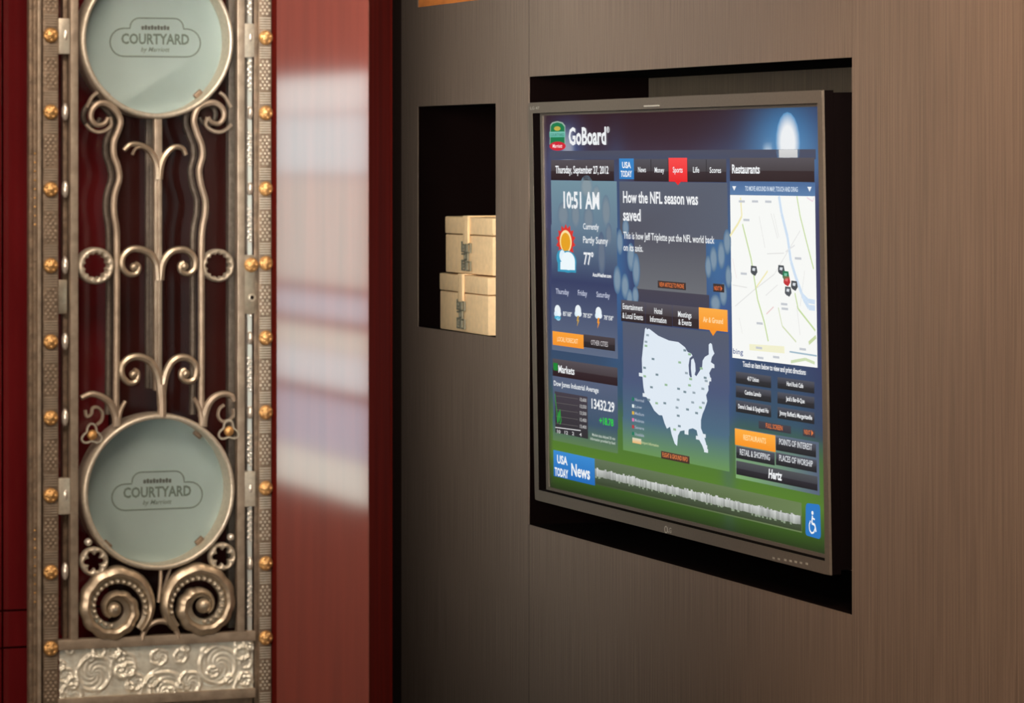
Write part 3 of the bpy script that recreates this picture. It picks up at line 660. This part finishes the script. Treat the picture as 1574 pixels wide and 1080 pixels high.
line([(853.5, 605), (854.5, 618), (856, 628), (856.8, 642), (857.8, 650), (859, 632), (860, 648), (861, 629), (862, 640), (863, 646), (861, 652)], 1.5, (30, 185, 55), 4)
txt('13432.29', 910, 945, 627, 14.5, WH, .02); txt('+18.78', 922, 943.5, 651, 10.5, (40, 205, 60), .02); txt('Market data delayed 20 min', 911, 946, 669.5, 4.2, (190, 200, 190)); txt('Information provided by feed', 908, 946, 675.5, 4.2, (190, 200, 190))
# centre column
rect(952, 974.5, 243.5, 275, (52, 130, 196), (40, 120, 190), 4); txt('USA', 957, 970.5, 258, 9, WH, .03); txt('TODAY', 955, 972, 271.5, 9, WH, .03)
bar(974.5, 1116.5, 244.5, 278, (80, 78, 86), (66, 60, 64), (50, 36, 42), (38, 20, 26)); 
for px in (1000.5, 1027, 1056, 1085.5): rect(px, px+.8, 245, 278, (30, 24, 28), lay=3)
rect(1028, 1056.5, 242.5, 279, (248, 70, 70), (232, 30, 34), 4); poly([(1037, 278), (1048, 278), (1042.5, 284.5)], (232, 30, 34), 4)
txt('News', 981.5, 993.5, 264.5, 8); txt('Money', 1007, 1021.5, 265, 8); txt('Sports', 1035, 1050, 265, 8.5); txt('Life', 1066, 1075.5, 265, 8.5); txt('Scores', 1091.5, 1109, 265.5, 8.5)
rect(952, 1118, 278.5, 360, (86, 92, 108), (80, 80, 92), 1, (86, 92, 108)); rect(975, 1085, 360, 443, (80, 80, 92), (104, 106, 112), 1.5); rect(975, 1090, 443, 463, (66, 62, 76), (62, 60, 78), 1.5)
for (px, py, rx, ry) in ((953, 372, 5, 20), (949, 430, 6, 22), (961, 440, 6, 20), (970, 395, 6, 22), (978, 415, 6, 26), (968, 458, 5, 14), (977, 454, 5, 14), (1109, 392, 6, 22), (1097, 398, 6, 20), (1089, 410, 5, 18), (1118, 372, 6, 20), (1120, 425, 5, 18), (1100, 466, 8, 14), (1112, 452, 6, 18), (962, 350, 5, 14)):
    soft(px, py, rx, ry, (122, 144, 164), (68, 104, 140), 2)
txt('How the NFL season was', 958.5, 1073.5, 311, 17, WH, .022); txt('saved', 958.5, 985.5, 338.5, 17.5, WH, .022)
txt('This is how Jeff Triplette put the NFL world back', 959, 1098.5, 366.5, 10.5); txt('on its axis.', 959, 989, 385, 10.5)
rect(1011.5, 1054.5, 431, 442, (62, 44, 40), (50, 36, 34), 3); txt('VIEW ARTICLE TO PHONE', 1014, 1052, 440, 6.5, (230, 120, 60)); rect(1096.5, 1113.5, 435.5, 448, (62, 44, 40), (50, 36, 34), 3); txt('NEXT ►', 1098.5, 1111, 445.5, 6, (230, 110, 55))
for x0_, x1_, yt in ((955, 992, 460.5), (992.5, 1033.5, 464.5), (1034, 1074, 468.5)): bar(x0_, x1_, yt, yt+32.5, (84, 80, 90), (64, 56, 60), (46, 32, 36), (42, 28, 32), 3)
txt('Entertainment', 958, 988.5, 474.5, 8.5); txt('& Local Events', 957.5, 989, 488.5, 8.5); txt('Hotel', 1006.5, 1018.5, 481.5, 8.5); txt('Information', 1000, 1025, 494, 8.5); txt('Meetings', 1043, 1063.5, 486.5, 8.5); txt('& Events', 1043.5, 1063.5, 498.5, 8.5)
rect(1074.5, 1118.5, 472, 505, (252, 172, 66), (245, 146, 30), 4); poly([(1091, 507), (1102, 508), (1096.5, 516)], (245, 146, 30), 4); txt('Air & Ground', 1081.5, 1112, 494.5, 8, (255, 222, 170))
rect(957, 1120, 494, 580, (82, 88, 106), (72, 84, 118), 1); rect(957, 1120, 580, 640, (72, 84, 118), (74, 104, 126), 1); rect(957, 1120, 640, 691, (74, 104, 126), (104, 146, 84), 1)
us = [(215, 188), (222, 180), (228, 192), (240, 186), (300, 232), (368, 262), (428, 272), (470, 305), (487, 335), (510, 345), (518, 360), (500, 375), (493, 420), (497, 480), (505, 498), (514, 496), (508, 440), (510, 385), (524, 375), (535, 410), (538, 455), (532, 480), (543, 490), (565, 455), (580, 430), (583, 390), (598, 366), (622, 352), (622, 288), (632, 278), (642, 285), (648, 320), (658, 345), (642, 368), (635, 400), (655, 414), (655, 432), (640, 440), (625, 470), (635, 510), (618, 540), (620, 580), (605, 610), (612, 650), (595, 700), (582, 730), (572, 770), (572, 820), (590, 870), (605, 920), (612, 972), (597, 975), (580, 930), (555, 885), (545, 835), (520, 822), (495, 828), (490, 850), (465, 835), (440, 840), (425, 870), (420, 935), (405, 920), (385, 860), (375, 812), (355, 825), (340, 790), (325, 740), (305, 738), (275, 710), (245, 655), (215, 610), (205, 560), (198, 480), (195, 380), (205, 280)]
U = lambda q: (940+q[0]/4.153, 460+q[1]/4.153)
# outline is concave: triangulate with bmesh through a text-free helper
bmu = bmesh.new(); fu = bmu.faces.new([bmu.verts.new((*sp(*U(q)), 0)) for q in us]); bmesh.ops.triangulate(bmu, faces=[fu])
for f_ in bmu.faces: tiles.poly([(v.co.x, v.co.y) for v in f_.verts], (222, 232, 242), 3)
bmu.free()
for q in ((232, 228), (222, 270), (222, 296), (267, 380), (437, 402), (292, 480), (257, 560), (350, 545), (430, 570), (470, 590), (500, 548), (528, 595), (427, 640), (290, 662), (342, 662), (420, 690), (487, 702), (520, 657), (428, 742), (545, 725), (588, 660), (570, 690), (480, 470), (507, 508), (405, 830), (435, 808), (470, 325), (500, 350), (213, 436), (214, 490), (240, 640), (575, 440), (600, 500), (606, 520), (585, 570)):
    px, py = U(q); c = random.choice(((150, 165, 175), (120, 140, 150), (150, 185, 150))); x_, z_ = sp(px, py); tiles.poly([(x_-.006, z_-.0018), (x_+.006, z_-.0018), (x_+.006, z_+.0018), (x_-.006, z_+.0018)], c, 4)
for q in ((188, 480), (212, 610), (480, 850), (553, 883), (590, 870), (600, 940), (605, 965), (645, 425), (625, 510), (612, 535)):
    px, py = U(q); x_, z_ = sp(px, py); tiles.poly([(x_-.008, z_-.003), (x_+.008, z_-.003), (x_+.008, z_+.003), (x_-.008, z_+.003)], (225, 232, 238), 3.5)
for k, (s_, c) in enumerate((('Normal', (20, 120, 90)), ('Low', (225, 235, 235)), ('Medium', (225, 180, 60)), ('Moderate', (225, 120, 170)), ('Severe', (190, 50, 60)), ('Unavailable', (20, 120, 90)))):
    py = 612.8+k*10.6; rect(972, 975, py-2.5, py+2.5, c, lay=4); txt(s_, 976.5, 984+min(6, len(s_))*1.1, py+3, 4.5, (165, 175, 190))
rect(972.5, 986, 672, 680, (215, 215, 190), (235, 180, 110), 4); txt('Airport Information', 986.5, 1013, 681.5, 4.2, (190, 200, 150))
rect(1016.5, 1060, 692.5, 704, (84, 58, 46), (62, 40, 34), 3); txt('FLIGHT & GROUND INFO', 1019, 1057.5, 701.5, 6.5, (228, 128, 70))
# right column
bar(1122, 1252, 242.5, 278, (84, 78, 84), (66, 58, 62), (48, 30, 34), (40, 20, 24)); txt('Restaurants', 1126, 1168.5, 266, 13, WH, .025)
rect(1122, 1253, 279, 299, (72, 104, 150), (88, 124, 168), 2); txt('TO MOVE AROUND IN MAP, TOUCH AND DRAG', 1146, 1227, 293, 7, (205, 218, 232), .02)
poly([(1126, 286), (1132, 286), (1129, 293)], WH, 4); poly([(1241.5, 287), (1248, 287), (1245, 294.5)], WH, 4)
mz = [(1122.5, 299.5), (1253, 301.5), (1256.8, 565), (1126, 549.5)]
poly(mz, (246, 247, 244), 2)
def mline(pts, w_, c, lay=3): line([(1100+x_/4.91, 340+y_/4.91) for x_, y_ in pts], w_, c, lay)
GN = (196, 216, 160); BL = (205, 222, 240); GY = (222, 222, 220); YL_ = (238, 230, 180)
mline([(480, -190), (500, -60), (545, 120), (570, 300), (610, 430), (665, 580), (705, 650), (752, 655)], 7, BL, 3); mline([(660, 560), (700, 600), (752, 610)], 6, BL, 3)
mline([(615, -190), (640, -40), (690, 160), (742, 360)], 3, GN); mline([(205, 20), (270, 280), (320, 590), (370, 760), (400, 905)], 3.6, GN, 4); mline([(600, 540), (625, 660), (755, 825)], 3, GN); mline([(475, 650), (505, 790), (610, 910)], 2.5, (210, 220, 185)); mline([(760, 870), (705, 920)], 5, (200, 214, 165))
mline([(110, 110), (170, 20), (200, -40), (190, -180)], 4, YL_); mline([(300, 510), (395, 375)], 2.6, YL_); mline([(330, -40), (375, 200)], 1.6, GY); mline([(420, -60), (470, 130)], 1.6, GY); mline([(440, -60), (480, 120)], 1.4, GY)
mline([(150, 640), (290, 520), (445, 400), (640, 70)], 1.4, GY); mline([(385, 700), (440, 645)], 2, (232, 205, 205)); mline([(130, 280), (160, 430)], 1.4, (230, 215, 215)); mline([(640, 640), (675, 370)], 1.4, GY); mline([(180, 730), (205, 850)], 1.4, GY); mline([(690, -180), (735, -150), (750, -190)], 2, (235, 215, 225)); mline([(130, 480), (240, 500)], 1.2, GY); mline([(390, 245), (520, 240)], 1.2, GY); mline([(600, 180), (530, 230)], 2, (225, 225, 225)); mline([(380, 560), (470, 480)], 1.2, GY); mline([(615, 640), (640, 860)], 1.6, GY)
for q in ((200, -150), (300, -150), (400, -148), (235, -10), (625, 280), (215, 395), (520, 625), (525, 660), (335, 770), (330, 955), (460, 1025), (340, 1030), (660, 965)):
    x_, y_ = 1100+q[0]/4.91, 340+q[1]/4.91; X_, Z_ = sp(x_, y_); tiles.poly([(X_-.012, Z_-.0018), (X_+.012, Z_-.0018), (X_+.012, Z_+.0018), (X_-.012, Z_+.0018)], (196, 200, 206), 4)
poly([(1152, 528.5), (1206, 532), (1206.5, 543), (1152.5, 538)], (240, 238, 205), 3); poly([(1214, 539), (1256, 545.5), (1256, 548), (1214, 541.5)], (160, 185, 200), 3); mline([(570, 1060), (680, 1040), (750, 1070)], 4, (205, 220, 180)); txt('bing', 1127.5, 1143, 543, 8, (90, 105, 150))
def pin(px, py, c, top=(215, 220, 225)):
    poly([(px-4.5, py-7), (px+4, py-6), (px+5.5, py+3), (px+2, py+9), (px-3, py+6), (px-5, py+3)], c, 5)
    poly([(px-2, py-3.5), (px+2.5, py-3), (px+1.5, py+1.5), (px-2.5, py+.5)], top, 6)
pin(1159.5, 415, (70, 74, 80)); pin(1201.5, 414, (70, 74, 80)); pin(1208.5, 423, (30, 120, 80), (120, 190, 160)); pin(1210, 431, (190, 45, 50), (225, 110, 110)); pin(1221.5, 438, (66, 70, 76)); pin(1212, 447, (80, 84, 90)); 
txt('Touch an item below to view and print directions', 1142.5, 1239, 563, 8, WH, .022)
DB = ((78, 80, 92), (52, 50, 56), (40, 38, 44), (28, 28, 32))
for yt, sL, a0_, a1_ in ((570.5, '417 Union', 1149.5, 1167), (592, 'Cantina Laredo', 1145.5, 1170.5), (614.5, "Demo's Steak & Spaghetti Ho", 1135.5, 1182)):
    bar(1131.5, 1185.5, yt, yt+18, *DB, 3); txt(sL, a0_, a1_, yt+12+(a0_-1131)*.12, 6.5, WH, .02)
for yt, sL, a0_, a1_ in ((579, 'Hard Rock Cafe', 1210, 1235.5), (602, "Jack's Bar-B-Que", 1209, 1237.5), (625, "Jimmy Buffett's Margaritaville", 1199, 1249)):
    bar(1195.5, 1252, yt, yt+17.5, *DB, 3); txt(sL, a0_, a1_, yt+11.5+(a0_-1195)*.13, 6.5, WH, .02)
rect(1166.5, 1216, 646.5, 658, (64, 62, 72), (52, 50, 58), 3); txt('FULL SCREEN', 1178, 1203.5, 657, 7, (228, 118, 50)); rect(1234.5, 1253, 658.5, 669.5, (70, 62, 70), (56, 50, 56), 3); txt('NEXT ►', 1237, 1251, 666.5, 6.5, (225, 120, 60))
rect(1130, 1258.5, 657, 734, (96, 112, 124), (128, 172, 110), 1.5, (84, 96, 120))
rect(1130, 1192, 658, 683, (254, 172, 60), (246, 146, 28), 4); txt('RESTAURANTS', 1143.5, 1178, 675.5, 8, (255, 220, 160))
for x0_, x1_, yt, h_, s_, a0_, a1_, b_ in ((1193, 1254.5, 671.5, 20, 'POINTS OF INTEREST', 1198.5, 1249, 682.5), (1132, 1191, 685, 18.5, 'RETAIL & SHOPPING', 1138, 1184, 698.5), (1193, 1255.5, 695, 19, 'PLACES OF WORSHIP', 1198.5, 1250, 707.5)):
    bar(x0_, x1_, yt, yt+h_, *DB, 3); txt(s_, a0_, a1_, b_, 9, (215, 218, 222))
bar(1132, 1256.5, 707.5, 728.5, (78, 80, 84), (60, 60, 66), (40, 36, 44), (28, 26, 30), 3); txt('Hertz', 1182, 1203, 734, 13.5, WH, .03, shear=.15)
# ticker
rect(914, 1231, 704, 744, (96, 112, 84), (60, 74, 44), 1, (104, 124, 80)); rect(914, 1231, 722, 742, (84, 96, 76), (54, 66, 42), 1.2)
rect(851, 914, 691, 731, (56, 136, 206), (30, 104, 182), 4); txt('USA', 857, 873, 711, 12, WH, .03); txt('TODAY', 853.5, 874, 730, 12, WH, .03); txt('News', 879, 907.5, 730, 18, WH, .025)
px = 915.0
while px < 1229:
    w_ = random.uniform(1, 2.6); x0, z1 = sp(px, 721+(px-914)*.233-1); x1, _ = sp(min(px+w_, 1230), 721); 
    top = .0007*random.choice((0, 0, 0, 1, 2, 4)); hh = .0118+random.uniform(0, .0015); g_ = random.randint(170, 215); zc_ = z1
    tiles.poly([(x0, zc_-hh), (x1, zc_-hh), (x1, zc_+top), (x0, zc_+top)], [(g_-45, g_-40, g_-48)]*2+[(g_, g_+2, g_)]*2, 3)
    if random.random() < .12: tiles.poly([(x0, zc_-hh-.003), (x1, zc_-hh-.003), (x1, zc_-hh), (x0, zc_-hh)], (140, 155, 130), 3)
    px += w_
txt('www.courtyardgoboard.com', 1015, 1061, 793.5, 3.6, (150, 165, 135))
pts = []
for cx_, cy_, a0_ in ((1258, 782, 0), (1242, 780, 90), (1241.5, 816, 180), (1259, 821, 270)):
    for i in range(5): t = R(a0_+90*i/4); pts.append((cx_+3*math.cos(t), cy_-7*math.sin(t)))
poly(pts, (38, 116, 190), 3); ell(1249.5, 788, 1.6, 3, WH, 5)
line([(1249.5, 792), (1248.5, 804), (1253, 806), (1255, 817)], 3.2, WH, 5); line([(1249.5, 796), (1253, 798)], 2.2, WH, 5)
line([(1246.5, 800), (1244.5, 806), (1245, 814), (1248, 819), (1251.5, 818), (1253.5, 812)], 2.4, WH, 5)
tiles.build('menu_tiles', scr, pm); let.build('lettering', scr, pm)

# ------------------------------------------------------------------ the two cream boxes
def storage_box(px0, px1, py_t, py_b, z0, yfront, rot, label):
    x0 = pix(MW, px0, py_b, yfront)[0]; x1 = pix(MW, px1, py_b, yfront)[0]
    Z = (MW @ Vector((x0, yfront, 0))).y; h = EYE-(py_t-HY)/F*Z-z0
    M4 = T(MW, (x0+x1)/2, yfront, z0) @ Matrix.Rotation(rot, 4, 'Z'); W2 = (x1-x0)/2; D = .17; lid = .034
    e = empty('storage_box', M4, label, 'box', 'cream boxes in the small niche')
    finish('body', B(-W2, W2, 0, D, 0, h-lid-.0012, bev=.003), M['cream'], e, True)
    finish('lid', B(-W2-.0012, W2+.0012, -.0012, D+.001, h-lid, h, bev=.004), M['cream'], e, True)
    sx = W2*-.02
    bm = bmesh.new()                                     # strap folded over the lid and hanging down the front
    prof = [(-.0002, h+.0018), (.05, h+.0018), (.05, h), (-.0002, h)]
    box(bm, sx-.013, sx+.013, -.0055, .06, h+.0002, h+.0028, bev=.0008); box(bm, sx-.013, sx+.013, -.0065, -.0014, h-lid-.018, h+.0028, bev=.001)
    finish('strap', bm, M['cream'], e, True)
    bm = bmesh.new(); cz = h-lid-.018; u = .0048; yy0, yy1 = -.006, -.0022
    def sq(cx, cz_, s, t):                               # square open frame
        box(bm, cx-s, cx+s, yy0, yy1, cz_+s-t, cz_+s); box(bm, cx-s, cx+s, yy0, yy1, cz_-s, cz_-s+t); box(bm, cx-s, cx-s+t, yy0, yy1, cz_-s+t, cz_+s-t); box(bm, cx+s-t, cx+s, yy0, yy1, cz_-s+t, cz_+s-t)
    cx0 = sx-.012
    sq(cx0, cz-.006, .0105, .0032); sq(cx0, cz-.006, .0048, .0020); sq(cx0+.026, cz-.008, .0095, .0022); sq(cx0+.012, cz-.024, .0085, .0032); sq(cx0, cz-.042, .0105, .0032); sq(cx0, cz-.042, .0045, .0020); sq(cx0+.026, cz-.043, .0095, .0022)
    box(bm, cx0+.011, cx0+.0145, yy0, yy1, cz-.052, cz+.003); box(bm, cx0-.0095, cx0+.012, yy0, yy1, cz-.0215, cz-.0185)
    finish('clasp', bm, M['clasp'], e)
    return e, h
b1, h1 = storage_box(674.5, 752, 419, 505, SZ0, .012, R(-1), 'larger cream leather box with fretwork clasp, lower of the two in the small wall niche')
b2, h2 = storage_box(688, 754, 332, 415, SZ0+h1+.003, .016, R(2), 'smaller cream leather box with fretwork clasp, stacked on top of the other box')
